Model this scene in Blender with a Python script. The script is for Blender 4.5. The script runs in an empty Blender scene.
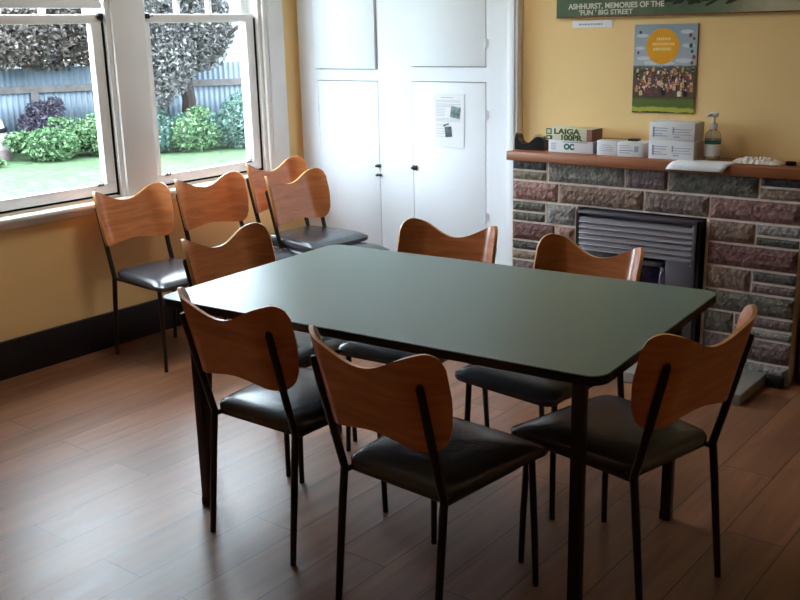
import bpy, bmesh, math, random
from mathutils import Vector, Matrix
random.seed(7)
SC = bpy.context.scene
COL = SC.collection
PI = math.pi

# ------------------------------------------------------------------ helpers
def tag(o, label=None, cat=None, group=None, kind=None):
    if label: o['label'] = label
    if cat: o['category'] = cat
    if group: o['group'] = group
    if kind: o['kind'] = kind
    return o

def empty(name, loc=(0, 0, 0), rz=0.0, parent=None):
    o = bpy.data.objects.new(name, None)
    o.empty_display_size = 0.1
    COL.objects.link(o)
    o.location = loc
    o.rotation_euler = (0, 0, rz)
    if parent: o.parent = parent
    return o

def obj(name, bm, mats, parent=None, loc=None, smooth=False, recalc=True):
    if recalc:
        bmesh.ops.recalc_face_normals(bm, faces=bm.faces[:])
    me = bpy.data.meshes.new(name)
    bm.to_mesh(me)
    bm.free()
    if smooth:
        for p in me.polygons: p.use_smooth = True
        try: me.set_sharp_from_angle(angle=math.radians(38))
        except Exception: pass
    if not isinstance(mats, (list, tuple)): mats = [mats]
    for m in mats: me.materials.append(m)
    o = bpy.data.objects.new(name, me)
    COL.objects.link(o)
    if parent: o.parent = parent
    if loc: o.location = loc
    return o

def add_box(bm, x0, x1, y0, y1, z0, z1, mi=0, bev=0.0, seg=2, rot=None):
    r = bmesh.ops.create_cube(bm, size=1.0)
    vs = r['verts']
    for v in vs:
        v.co = Vector((x0 + (v.co.x + .5) * (x1 - x0), y0 + (v.co.y + .5) * (y1 - y0), z0 + (v.co.z + .5) * (z1 - z0)))
    fs = set()
    for v in vs:
        for f in v.link_faces: fs.add(f)
    if bev > 0:
        es = set()
        for f in fs:
            for e in f.edges: es.add(e)
        n0 = set(bm.faces)
        res = bmesh.ops.bevel(bm, geom=list(es), offset=bev, segments=seg, affect='EDGES', profile=.5)
        fs = set(f for f in fs if f.is_valid) | set(res['faces'])
        vs = list({v for f in fs for v in f.verts})
    if rot is not None:
        bmesh.ops.transform(bm, matrix=rot, verts=list({v for f in fs for v in f.verts}))
    for f in fs: f.material_index = mi
    return fs

def box(name, x0, x1, y0, y1, z0, z1, mat, parent=None, bev=0.0, seg=2):
    bm = bmesh.new()
    add_box(bm, x0, x1, y0, y1, z0, z1, 0, bev, seg)
    return obj(name, bm, mat, parent, smooth=bev > 0)

def add_tube(bm, pts, r, n=12, cap=True, mi=0):
    pts = [Vector(p) for p in pts]
    rad = r if isinstance(r, (list, tuple)) else [r] * len(pts)
    rings = []
    up = None
    for i, p in enumerate(pts):
        if i == 0: t = pts[1] - p
        elif i == len(pts) - 1: t = p - pts[i - 1]
        else: t = (pts[i + 1] - p).normalized() + (p - pts[i - 1]).normalized()
        t.normalize()
        if up is None:
            up = Vector((1, 0, 0)) if abs(t.x) < .8 else Vector((0, 1, 0))
        a = (up - t * up.dot(t)).normalized()
        b = t.cross(a)
        up = a
        rings.append([bm.verts.new(p + (a * math.cos(2 * PI * k / n) + b * math.sin(2 * PI * k / n)) * rad[i]) for k in range(n)])
    for i in range(len(rings) - 1):
        for k in range(n):
            f = bm.faces.new((rings[i][k], rings[i][(k + 1) % n], rings[i + 1][(k + 1) % n], rings[i + 1][k]))
            f.material_index = mi
    if cap:
        bm.faces.new(rings[0][::-1]).material_index = mi
        bm.faces.new(rings[-1]).material_index = mi

def add_lathe(bm, prof, cx=0, cy=0, n=24, mi=0):
    rings = []
    for r, z in prof:
        rings.append([bm.verts.new((cx + r * math.cos(2 * PI * k / n), cy + r * math.sin(2 * PI * k / n), z)) for k in range(n)])
    for i in range(len(rings) - 1):
        for k in range(n):
            bm.faces.new((rings[i][k], rings[i][(k + 1) % n], rings[i + 1][(k + 1) % n], rings[i + 1][k])).material_index = mi
    bm.faces.new(rings[0][::-1]).material_index = mi
    bm.faces.new(rings[-1]).material_index = mi

def add_poly_prism(bm, pts, axis, a0, a1, mi=0):
    """closed outline pts (u,v) extruded along axis ('x','y','z')"""
    def P(u, v, w):
        return {'x': (w, u, v), 'y': (u, w, v), 'z': (u, v, w)}[axis]
    A = [bm.verts.new(P(u, v, a0)) for u, v in pts]
    B = [bm.verts.new(P(u, v, a1)) for u, v in pts]
    n = len(pts)
    bm.faces.new(A[::-1]).material_index = mi
    bm.faces.new(B).material_index = mi
    for i in range(n):
        bm.faces.new((A[i], A[(i + 1) % n], B[(i + 1) % n], B[i])).material_index = mi

# ------------------------------------------------------------------ materials
def srgb(r, g, b):
    f = lambda c: (c / 12.92) if c <= .04045 else ((c + .055) / 1.055) ** 2.4
    return (f(r / 255), f(g / 255), f(b / 255), 1)

def new_mat(name):
    m = bpy.data.materials.new(name)
    m.use_nodes = True
    nt = m.node_tree
    return m, nt, nt.nodes['Principled BSDF']

def mat(name, col, rough=.5, spec=.5, metal=0, noise=0.0, nscale=8, bump=0.0, bscale=40, stretch=(1, 1, 1), coat=0, col2=None, coatr=.1):
    m, nt, b = new_mat(name)
    b.inputs['Roughness'].default_value = rough
    b.inputs['Specular IOR Level'].default_value = spec
    b.inputs['Metallic'].default_value = metal
    b.inputs['Coat Weight'].default_value = coat
    b.inputs['Coat Roughness'].default_value = coatr
    b.inputs['Base Color'].default_value = col
    tc = nt.nodes.new('ShaderNodeTexCoord')
    mp = nt.nodes.new('ShaderNodeMapping'); mp.inputs['Scale'].default_value = stretch
    nt.links.new(tc.outputs['Object'], mp.inputs['Vector'])
    if noise > 0 or col2:
        n = nt.nodes.new('ShaderNodeTexNoise'); n.inputs['Scale'].default_value = nscale; n.inputs['Detail'].default_value = 5
        nt.links.new(mp.outputs['Vector'], n.inputs['Vector'])
        r = nt.nodes.new('ShaderNodeValToRGB')
        c2 = col2 if col2 else tuple(c * (1 - noise) for c in col[:3]) + (1,)
        c1 = col if col2 else tuple(min(1, c * (1 + noise * .6)) for c in col[:3]) + (1,)
        r.color_ramp.elements[0].position = .33; r.color_ramp.elements[1].position = .67
        r.color_ramp.elements[0].color = c2; r.color_ramp.elements[1].color = c1
        nt.links.new(n.outputs['Fac'], r.inputs['Fac']); nt.links.new(r.outputs['Color'], b.inputs['Base Color'])
    if bump > 0:
        n2 = nt.nodes.new('ShaderNodeTexNoise'); n2.inputs['Scale'].default_value = bscale; n2.inputs['Detail'].default_value = 6
        nt.links.new(mp.outputs['Vector'], n2.inputs['Vector'])
        bp = nt.nodes.new('ShaderNodeBump'); bp.inputs['Strength'].default_value = bump; bp.inputs['Distance'].default_value = .01
        nt.links.new(n2.outputs['Fac'], bp.inputs['Height']); nt.links.new(bp.outputs['Normal'], b.inputs['Normal'])
    return m

M = {}
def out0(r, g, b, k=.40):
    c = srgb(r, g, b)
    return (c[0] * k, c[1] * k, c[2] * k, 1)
M['wall'] = mat('yellow_wall_paint', srgb(242, 206, 146), .55, .3, noise=.04, nscale=2, bump=.08, bscale=60)
M['ceil'] = mat('ceiling_paint', srgb(232, 228, 218), .8, .2)
M['white'] = mat('white_satin_paint', srgb(236, 240, 246), .55, .3, noise=.02, nscale=3)
M['whitewin'] = mat('white_window_paint', srgb(236, 233, 230), .45, .4, noise=.03, nscale=5)
M['oldwhite'] = mat('weathered_white_paint', srgb(232, 230, 226), .55, .3, noise=.2, nscale=30, stretch=(1, 1, .3))
M['sill'] = mat('sill_paint', srgb(236, 234, 232), .35, .4, noise=.06, nscale=6)
M['base'] = mat('black_skirting_paint', srgb(26, 22, 26), .42, .35, noise=.2, nscale=4)
M['tile'] = mat('table_laminate', srgb(104, 126, 117), .38, .5, noise=.03, nscale=90)
M['black'] = mat('black_edge', srgb(18, 18, 20), .45, .4)
M['tmetal'] = mat('table_leg_paint', srgb(34, 31, 31), .42, .4)
M['tube'] = mat('dark_brown_steel', srgb(48, 38, 34), .38, .45, metal=.35)
M['vinyl'] = mat('dark_vinyl', srgb(62, 66, 74), .26, .75, noise=.08, nscale=20, bump=.05, bscale=160)
M['gap'] = mat('dark_gap', srgb(20, 20, 24), .8, .1)
M['steel'] = mat('aged_chrome', srgb(120, 120, 120), .3, .5, metal=.9)
M['mantelwood'] = mat('mantel_timber', srgb(150, 92, 60), .4, .4, noise=.22, nscale=6, stretch=(.4, 4, 6))
M['cabwood'] = mat('cabinet_timber', srgb(128, 72, 36), .45, .4, noise=.3, nscale=8, stretch=(6, 6, .5))
M['mortar'] = mat('mortar', srgb(226, 212, 200), .95, .1, noise=.12, nscale=30)
M['hearth'] = mat('hearth_concrete', srgb(148, 144, 138), .8, .2, noise=.12, nscale=12)
M['heater'] = mat('heater_enamel', srgb(88, 84, 92), .45, .5, metal=.3, noise=.08, nscale=12)
M['louvre'] = mat('louvre_metal', srgb(128, 124, 132), .42, .5, metal=.35)
M['lipglint'] = mat('louvre_lip_glint', srgb(188, 180, 176), .35, .5, metal=.4)  # pale tone paints the light caught by the slat edges
M['heatglass'] = mat('heater_glass', srgb(16, 20, 44), .08, .6)
M['card'] = mat('white_carton', srgb(222, 222, 224), .6, .3, noise=.02)
M['cardshade'] = mat('carton_side_shade', srgb(206, 196, 186), .65, .3)  # browner tone paints the shade on the cartons' side faces
M['print'] = mat('grey_print', srgb(150, 156, 176), .7, .2)
M['printdark'] = mat('dark_print', srgb(60, 62, 70), .7, .2)
M['paper'] = mat('white_paper', srgb(236, 237, 240), .7, .2)
M['teal'] = mat('teal_print', srgb(50, 112, 104), .6, .3)
M['greenprint'] = mat('olive_print', srgb(66, 84, 44), .6, .3)
M['palegreen'] = mat('pale_green_carton', srgb(206, 206, 180), .6, .3, noise=.06, nscale=20)
M['redbrown'] = mat('red_brown_print', srgb(140, 100, 86), .6, .3)
M['blackplastic'] = mat('black_plastic', srgb(14, 14, 16), .3, .5)
M['tape'] = mat('clear_tape_roll', srgb(196, 180, 130), .25, .5)
M['brasslatch'] = mat('dark_brass_latch', srgb(70, 64, 66), .35, .5, metal=.8)
M['tissue'] = mat('crumpled_tissue', srgb(226, 216, 206), .8, .2)
M['tan'] = mat('tan_shadow_slip', srgb(176, 146, 88), .7, .2)
M['blind'] = mat('blind_fabric', srgb(240, 241, 242), .7, .2)
M['concrete'] = mat('exterior_trim', srgb(150, 150, 150), .8, .2)
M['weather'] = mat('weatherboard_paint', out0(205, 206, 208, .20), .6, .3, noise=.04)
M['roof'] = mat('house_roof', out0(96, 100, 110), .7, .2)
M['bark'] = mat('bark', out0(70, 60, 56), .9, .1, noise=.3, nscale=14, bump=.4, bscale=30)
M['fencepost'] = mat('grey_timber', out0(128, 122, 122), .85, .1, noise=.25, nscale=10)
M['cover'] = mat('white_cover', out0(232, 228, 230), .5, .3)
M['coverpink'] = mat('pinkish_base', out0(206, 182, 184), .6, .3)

def wood_mat(name, c1, c2, rough=.3, coat=.35):
    m, nt, b = new_mat(name)
    tc = nt.nodes.new('ShaderNodeTexCoord')
    mp = nt.nodes.new('ShaderNodeMapping'); mp.inputs['Scale'].default_value = (1.2, 1.2, 9)
    n = nt.nodes.new('ShaderNodeTexNoise'); n.inputs['Scale'].default_value = 5; n.inputs['Detail'].default_value = 6; n.inputs['Distortion'].default_value = .6
    oi = nt.nodes.new('ShaderNodeObjectInfo')
    add = nt.nodes.new('ShaderNodeVectorMath'); add.operation = 'ADD'
    mul = nt.nodes.new('ShaderNodeVectorMath'); mul.operation = 'SCALE'; mul.inputs['Scale'].default_value = 13
    cmb = nt.nodes.new('ShaderNodeCombineXYZ')
    for i in range(3): nt.links.new(oi.outputs['Random'], cmb.inputs[i])
    nt.links.new(cmb.outputs[0], mul.inputs[0])
    nt.links.new(tc.outputs['Object'], add.inputs[0]); nt.links.new(mul.outputs[0], add.inputs[1])
    nt.links.new(add.outputs[0], mp.inputs['Vector']); nt.links.new(mp.outputs[0], n.inputs['Vector'])
    r = nt.nodes.new('ShaderNodeValToRGB')
    r.color_ramp.elements[0].position = .3; r.color_ramp.elements[1].position = .72
    r.color_ramp.elements[0].color = c2; r.color_ramp.elements[1].color = c1
    nt.links.new(n.outputs['Fac'], r.inputs['Fac'])
    hsv = nt.nodes.new('ShaderNodeHueSaturation')
    mr = nt.nodes.new('ShaderNodeMapRange'); mr.inputs['To Min'].default_value = .9; mr.inputs['To Max'].default_value = 1.1
    nt.links.new(oi.outputs['Random'], mr.inputs['Value']); nt.links.new(mr.outputs[0], hsv.inputs['Value'])
    nt.links.new(r.outputs['Color'], hsv.inputs['Color']); nt.links.new(hsv.outputs[0], b.inputs['Base Color'])
    b.inputs['Roughness'].default_value = rough
    b.inputs['Coat Weight'].default_value = coat
    b.inputs['Coat Roughness'].default_value = .12
    return m
M['ply'] = wood_mat('varnished_plywood', srgb(216, 138, 86), srgb(184, 106, 60))
M['plyedge'] = mat('plywood_edge', srgb(214, 160, 100), .4, .4, noise=.2, nscale=60, stretch=(1, 1, 6))

def floor_mat():
    m, nt, b = new_mat('timber_look_floor')
    L = nt.links.new; N = nt.nodes.new
    tc = N('ShaderNodeTexCoord')
    mp = N('ShaderNodeMapping'); mp.inputs['Rotation'].default_value = (0, 0, PI / 2); mp.inputs['Location'].default_value = (.31, .03, 0)
    L(tc.outputs['Object'], mp.inputs['Vector'])
    br = N('ShaderNodeTexBrick')
    br.inputs['Scale'].default_value = 1; br.inputs['Brick Width'].default_value = 1.25; br.inputs['Row Height'].default_value = .182
    br.inputs['Mortar Size'].default_value = .0022; br.inputs['Mortar Smooth'].default_value = .2; br.offset = .37; br.inputs['Bias'].default_value = 0
    br.inputs['Color1'].default_value = (0, 0, 0, 1); br.inputs['Color2'].default_value = (1, 1, 1, 1); br.inputs['Mortar'].default_value = (.5, .5, .5, 1)
    L(mp.outputs[0], br.inputs['Vector'])
    mp2 = N('ShaderNodeMapping'); mp2.inputs['Scale'].default_value = (9, .8, 1)
    L(tc.outputs['Object'], mp2.inputs['Vector'])
    addv = N('ShaderNodeVectorMath'); addv.operation = 'ADD'
    sc = N('ShaderNodeVectorMath'); sc.operation = 'SCALE'; sc.inputs['Scale'].default_value = 17
    L(br.outputs['Color'], sc.inputs[0]); L(mp2.outputs[0], addv.inputs[0]); L(sc.outputs[0], addv.inputs[1])
    n = N('ShaderNodeTexNoise'); n.inputs['Scale'].default_value = 2.2; n.inputs['Detail'].default_value = 7; n.inputs['Roughness'].default_value = .6; n.inputs['Distortion'].default_value = .5
    L(addv.outputs[0], n.inputs['Vector'])
    r = N('ShaderNodeValToRGB')
    r.color_ramp.elements[0].position = .3; r.color_ramp.elements[0].color = srgb(112, 73, 52)
    r.color_ramp.elements[1].position = .72; r.color_ramp.elements[1].color = srgb(158, 108, 76)
    L(n.outputs['Fac'], r.inputs['Fac'])
    hsv = N('ShaderNodeHueSaturation')
    mr = N('ShaderNodeMapRange'); mr.inputs['To Min'].default_value = .82; mr.inputs['To Max'].default_value = 1.15
    sep = N('ShaderNodeSeparateColor'); L(br.outputs['Color'], sep.inputs[0])
    L(sep.outputs[0], mr.inputs['Value']); L(mr.outputs[0], hsv.inputs['Value']); L(r.outputs['Color'], hsv.inputs['Color'])
    mx = N('ShaderNodeMix'); mx.data_type = 'RGBA'
    L(br.outputs['Fac'], mx.inputs['Factor']); L(hsv.outputs[0], mx.inputs[6]); mx.inputs[7].default_value = srgb(74, 50, 40)
    L(mx.outputs[2], b.inputs['Base Color'])
    b.inputs['Roughness'].default_value = .36
    b.inputs['Specular IOR Level'].default_value = .6
    rr = N('ShaderNodeMapRange'); rr.inputs['To Min'].default_value = .33; rr.inputs['To Max'].default_value = .45
    L(n.outputs['Fac'], rr.inputs['Value']); L(rr.outputs[0], b.inputs['Roughness'])
    bp = N('ShaderNodeBump'); bp.inputs['Strength'].default_value = .12; bp.inputs['Distance'].default_value = .004; bp.invert = True
    L(br.outputs['Fac'], bp.inputs['Height']); L(bp.outputs[0], b.inputs['Normal'])
    return m
M['floor'] = floor_mat()

def stone_mat(name, col, c2):
    m, nt, b = new_mat(name)
    L = nt.links.new; N = nt.nodes.new
    tc = N('ShaderNodeTexCoord')
    mp = N('ShaderNodeMapping'); mp.inputs['Scale'].default_value = (1.6, 1.6, .8)
    L(tc.outputs['Object'], mp.inputs['Vector'])
    n = N('ShaderNodeTexNoise'); n.inputs['Scale'].default_value = 45; n.inputs['Detail'].default_value = 8
    L(mp.outputs[0], n.inputs['Vector'])
    r = N('ShaderNodeValToRGB'); r.color_ramp.elements[0].position = .36; r.color_ramp.elements[1].position = .66
    r.color_ramp.elements[0].color = c2; r.color_ramp.elements[1].color = col
    L(n.outputs['Fac'], r.inputs['Fac']); L(r.outputs['Color'], b.inputs['Base Color'])
    b.inputs['Roughness'].default_value = .75
    n2 = N('ShaderNodeTexNoise'); n2.inputs['Scale'].default_value = 70; n2.inputs['Detail'].default_value = 5
    L(mp.outputs[0], n2.inputs['Vector'])
    bp = N('ShaderNodeBump'); bp.inputs['Strength'].default_value = .7; bp.inputs['Distance'].default_value = .008
    L(n2.outputs['Fac'], bp.inputs['Height']); L(bp.outputs[0], b.inputs['Normal'])
    return m
STONE = {
    'darkg': ((98, 96, 90), (56, 55, 52)), 'olive': ((150, 140, 112), (98, 88, 70)), 'grey': ((146, 140, 130), (86, 86, 80)),
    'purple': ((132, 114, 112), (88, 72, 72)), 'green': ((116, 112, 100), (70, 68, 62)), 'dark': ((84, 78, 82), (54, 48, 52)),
    'tan': ((160, 142, 122), (112, 94, 80)), 'pink': ((172, 136, 124), (118, 82, 76)), 'brown': ((150, 124, 106), (96, 76, 66)),
    'brown2': ((134, 116, 108), (86, 70, 66)), 'red': ((152, 112, 106), (104, 72, 70)), 'greyl': ((160, 156, 152), (104, 102, 100)),
    'maroon': ((130, 90, 86), (80, 52, 50))}
SN = list(STONE)
SM = [stone_mat('stone_' + k, srgb(*STONE[k][0]), srgb(*STONE[k][1])) for k in SN]

def glass_mat():
    m = bpy.data.materials.new('window_glass'); m.use_nodes = True
    nt = m.node_tree; nt.nodes.clear(); N = nt.nodes.new; L = nt.links.new
    out = N('ShaderNodeOutputMaterial'); mx = N('ShaderNodeMixShader'); t = N('ShaderNodeBsdfTransparent'); g = N('ShaderNodeBsdfGlossy')
    t.inputs['Color'].default_value = (.94, .97, .96, 1); g.inputs['Roughness'].default_value = .02
    fr = N('ShaderNodeFresnel'); fr.inputs['IOR'].default_value = 1.45
    ge = N('ShaderNodeNewGeometry'); inv = N('ShaderNodeMath'); inv.operation = 'SUBTRACT'; inv.inputs[0].default_value = 1
    mu = N('ShaderNodeMath'); mu.operation = 'MULTIPLY'      # a pane has no total internal reflection
    L(ge.outputs['Backfacing'], inv.inputs[1]); L(inv.outputs[0], mu.inputs[0]); L(fr.outputs[0], mu.inputs[1])
    L(mu.outputs[0], mx.inputs[0]); L(t.outputs[0], mx.inputs[1]); L(g.outputs[0], mx.inputs[2]); L(mx.outputs[0], out.inputs[0])
    return m
M['glass'] = glass_mat()

def clear_plastic():
    m, nt, b = new_mat('clear_plastic')
    b.inputs['Base Color'].default_value = (.9, .93, .9, 1); b.inputs['Roughness'].default_value = .08
    b.inputs['Transmission Weight'].default_value = .85; b.inputs['IOR'].default_value = 1.3
    return m
M['clear'] = clear_plastic()

def leaf_mat(name, a, b_, c=None):
    m, nt, b = new_mat(name)
    L = nt.links.new; N = nt.nodes.new
    g = N('ShaderNodeNewGeometry')
    r = N('ShaderNodeValToRGB')
    r.color_ramp.elements[0].color = a; r.color_ramp.elements[1].color = b_
    if c:
        e = r.color_ramp.elements.new(.55); e.color = c
    L(g.outputs['Random Per Island'], r.inputs['Fac']); L(r.outputs['Color'], b.inputs['Base Color'])
    b.inputs['Roughness'].default_value = .85; b.inputs['Specular IOR Level'].default_value = .15
    return m
K = .36
def out(r, g, b, k=None):
    c = srgb(r, g, b); k = k or K
    return (c[0] * k, c[1] * k, c[2] * k, 1)
M['leaf_copper'] = leaf_mat('copper_leaves', out(78, 70, 68), out(176, 164, 158), out(114, 102, 98))
M['leaf_grey'] = leaf_mat('grey_purple_leaves', out(80, 78, 78), out(172, 168, 164), out(116, 112, 112))
M['leaf_green'] = leaf_mat('green_leaves', out(74, 108, 72), out(168, 204, 150), out(108, 146, 100))
M['leaf_bluegreen'] = leaf_mat('blue_green_leaves', out(78, 110, 100), out(160, 192, 178), out(108, 144, 130))
M['leaf_plum'] = leaf_mat('plum_leaves', out(56, 50, 66), out(120, 112, 128), out(80, 74, 90))

def grass_mat():
    m, nt, b = new_mat('lawn_grass')
    L = nt.links.new; N = nt.nodes.new
    tc = N('ShaderNodeTexCoord')
    n = N('ShaderNodeTexNoise'); n.inputs['Scale'].default_value = 5.5; n.inputs['Detail'].default_value = 9; n.inputs['Roughness'].default_value = .85
    L(tc.outputs['Object'], n.inputs['Vector'])
    r = N('ShaderNodeValToRGB'); r.color_ramp.elements[0].position = .32; r.color_ramp.elements[1].position = .7
    r.color_ramp.elements[0].color = out(92, 142, 86, .21); r.color_ramp.elements[1].color = out(176, 206, 160, .24)
    L(n.outputs['Fac'], r.inputs['Fac']); L(r.outputs['Color'], b.inputs['Base Color'])
    b.inputs['Roughness'].default_value = .9; b.inputs['Specular IOR Level'].default_value = .1
    n2 = N('ShaderNodeTexNoise'); n2.inputs['Scale'].default_value = 60; n2.inputs['Detail'].default_value = 4
    L(tc.outputs['Object'], n2.inputs['Vector'])
    bp = N('ShaderNodeBump'); bp.inputs['Strength'].default_value = .5; bp.inputs['Distance'].default_value = .05
    L(n2.outputs['Fac'], bp.inputs['Height']); L(bp.outputs[0], b.inputs['Normal'])
    return m
M['grass'] = grass_mat()
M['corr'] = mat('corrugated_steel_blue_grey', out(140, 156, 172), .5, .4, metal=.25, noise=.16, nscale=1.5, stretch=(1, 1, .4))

# ------------------------------------------------------------------ room shell
XW, YB, XR, YF, ZC = -4.17, 4.40, 1.9, -1.9, 2.65
SILLZ = .748
WINS = [(1, 2.24, 3.085), (2, 3.275, 4.10)]      # number, y0, y1 of the openings
ZW0, ZW1 = SILLZ, 2.25
def wall_with_openings():
    bm = bmesh.new()
    ys = sorted([(a, b) for _, a, b in WINS])
    T0, T1 = XW - .16, XW
    add_box(bm, T0, T1, YF - .1, YB + .1, -.1, ZW0)
    add_box(bm, T0, T1, YF - .1, YB + .1, ZW1, ZC + .05)
    cur = YF - .1
    for a, b in ys:
        add_box(bm, T0, T1, cur, a, ZW0, ZW1); cur = b
    add_box(bm, T0, T1, cur, YB + .1, ZW0, ZW1)
    return bm
tag(obj('wall_left', wall_with_openings(), M['wall']), kind='structure')
tag(box('wall_back', XW, XR, YB, YB + .12, -.1, ZC, M['wall']), kind='structure')
tag(box('wall_right', XR, XR + .12, YF - .1, YB + .12, -.1, ZC, M['wall']), kind='structure')
tag(box('wall_front', XW, XR, YF - .12, YF, -.1, ZC, M['wall']), kind='structure')
tag(box('floor', XW, XR, YF, YB, -.1, 0, M['floor']), kind='structure')
tag(box('ceiling', XW - .16, XR + .12, YF - .12, YB + .12, ZC, ZC + .12, M['ceil']), kind='structure')
def skirting(name, x0, x1, y0, y1):
    bm = bmesh.new()
    add_box(bm, x0, x1, y0, y1, 0, .178, 0, .004)
    return tag(obj(name, bm, M['base'], smooth=True), kind='structure')
skirting('baseboard_left', XW, XW + .025, YF, YB)
skirting('baseboard_right', XR - .025, XR, YF, YB)
skirting('baseboard_front', XW + .03, XR - .03, YF, YF + .025)
skirting('baseboard_back', -1.16, XR - .03, YB - .025, YB)

# sill board that runs under all three windows, with a rounded nose and an apron mould below it
bm = bmesh.new()
add_box(bm, XW - .02, XW + .065, 2.06, 4.27, .722, SILLZ, 0, .011, 3)
add_box(bm, XW, XW + .022, 2.09, 4.25, .690, .7225, 0, .006)
tag(obj('trim_1', bm, M['sill'], smooth=True), kind='structure')

def window(n, y0, y1, right_casing=None):
    root = tag(empty('window_%d' % n, (XW, y0, SILLZ)), kind='structure')
    root.matrix_world
    def P(name, bm, m, sm=False, par=None):
        o = obj(name, bm, m, None, smooth=sm)
        o.parent = par or root
        if par is None or par is root:
            o.location = (-XW, -y0, -SILLZ)
        return o
    X = XW
    zr0, zr1 = 1.590, 1.632                      # meeting rail
    # jamb lining
    bm = bmesh.new()
    add_box(bm, X - .16, X, y0, y0 + .022, ZW0, ZW1)
    add_box(bm, X - .16, X, y1 - .022, y1, ZW0, ZW1)
    add_box(bm, X - .16, X, y0 + .022, y1 - .022, ZW1 - .03, ZW1)
    add_box(bm, X - .17, X - .02, y0 + .022, y1 - .022, ZW0 - .03, ZW0 + .008)
    P('jamb', bm, M['whitewin'])
    # lower sash (inner) : stiles, bottom rail, meeting rail
    bm = bmesh.new(); a, b = y0 + .034, y1 - .030; xs0, xs1 = X - .062, X - .026
    bz = ZW0 + .020
    add_box(bm, xs0, xs1, a, b, bz, bz + .052, 0, .004)
    add_box(bm, xs0, xs1, a, b, zr0, zr1, 0, .004)
    add_box(bm, xs0, xs1, a, a + .034, bz + .05, zr0 + .002, 0, .004)
    add_box(bm, xs0, xs1, b - .060, b, bz + .05, zr0 + .002, 0, .004)
    P('lower_sash', bm, M['whitewin'], True)
    bm = bmesh.new(); add_box(bm, X - .046, X - .043, a + .034, b - .06, bz + .052, zr0)
    P('lower_glass', bm, M['glass'])
    # dark parting gap beside the stile, and the dark draught line under the sash
    bm = bmesh.new()
    add_box(bm, X - .06, X - .034, y1 - .030, y1 - .022, ZW0 + .008, zr1 - .01)
    add_box(bm, X - .027, X - .0235, y1 - .034, y1 - .022, ZW0 + .008, zr1 - .02)
    add_box(bm, X - .06, X - .040, y0 + .03, y1 - .03, ZW0 + .008, ZW0 + .020)
    P('sash_gap', bm, M['gap'])
    # upper sash, set further out, divided by muntins
    bm = bmesh.new(); xu0, xu1 = X - .108, X - .072
    add_box(bm, xu0, xu1, a, b, zr0 + .004, zr1 + .002, 0, .003)
    add_box(bm, xu0, xu1, a, b, ZW1 - .09, ZW1 - .03, 0, .003)
    add_box(bm, xu0, xu1, a, a + .05, zr1, ZW1 - .08, 0, .003)
    add_box(bm, xu0, xu1, b - .05, b, zr1, ZW1 - .08, 0, .003)
    w = (b - a - .1); k = 3 if w < .9 else 4
    for i in range(1, k):
        c = a + .05 + w * i / k
        add_box(bm, xu0 + .004, xu1 - .004, c - .012, c + .012, zr1, ZW1 - .08, 0, .002)
    P('upper_sash', bm, M['oldwhite'], True)
    bm = bmesh.new(); add_box(bm, X - .092, X - .089, a + .05, b - .05, zr1, ZW1 - .09)
    P('upper_glass', bm, M['glass'])
    # black sash stops on the meeting rail and small sash lifts on the bottom rail
    for yy in ([b - .012] if n == 1 else [a + .014]):
        bm = bmesh.new()
        add_box(bm, X - .026, X - .008, yy - .016, yy + .016, zr1 - .022, zr1 + .006, 0, .006)
        add_tube(bm, [(X - .02, yy, zr1 - .01), (X - .02, yy + (.045 if n != 1 else -.02), zr1 - .006)], .004, 8)
        P('sash_stop', bm, M['blackplastic'], True)
    for yy in (a + .07, b - .10):
        bm = bmesh.new()
        add_tube(bm, [(X - .022, yy - .012, bz + .05), (X - .010, yy - .012, bz + .062), (X - .010, yy + .012, bz + .062), (X - .022, yy + .012, bz + .05)], .0035, 8)
        add_box(bm, X - .026, X - .018, yy - .018, yy + .018, bz + .044, bz + .056, 0, .001)
        P('sash_lift', bm, M['steel'], True)
    return root
for n, a, b in WINS: window(n, a, b)

# casing boards between and beside the windows
def casing(name, y0, y1, step=True):
    bm = bmesh.new()
    add_box(bm, XW, XW + .020, y0, y1, SILLZ, ZW1 + .10, 0, .004)
    if step:
        add_box(bm, XW + .019, XW + .028, y0 + .028, y1 - .028, SILLZ, ZW1 + .10, 0, .003)
    return tag(obj(name, bm, M['whitewin'], smooth=True), kind='structure')
casing('trim_2', 3.085, 3.275, False)
casing('trim_3', 4.10, 4.262, True)
casing('trim_4', 2.08, 2.24, True)
bm = bmesh.new(); add_box(bm, XW, XW + .035, 2.07, 4.28, ZW1 - .01, ZW1 + .12, 0, .006)
tag(obj('trim_6', bm, M['whitewin'], smooth=True), kind='structure')

# roller blind of the large window: only its bottom bar hangs into view
bl = tag(empty('roller_blind', (XW - .02, 2.65, 1.66)), 'white roller blind drawn partly down in the left window', 'blind')
bm = bmesh.new(); add_box(bm, -.0012, .0012, -.37, .40, .015, .56)
obj('blind_cloth', bm, M['blind'], bl)
bm = bmesh.new(); add_box(bm, -.008, .010, -.375, .405, 0, .028, 0, .006)
obj('bottom_bar', bm, M['blind'], bl, smooth=True)
bm = bmesh.new(); add_tube(bm, [(0, -.385, .555), (0, .41, .555)], .022, 16)
obj('roller', bm, M['blind'], bl, smooth=True)

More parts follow.
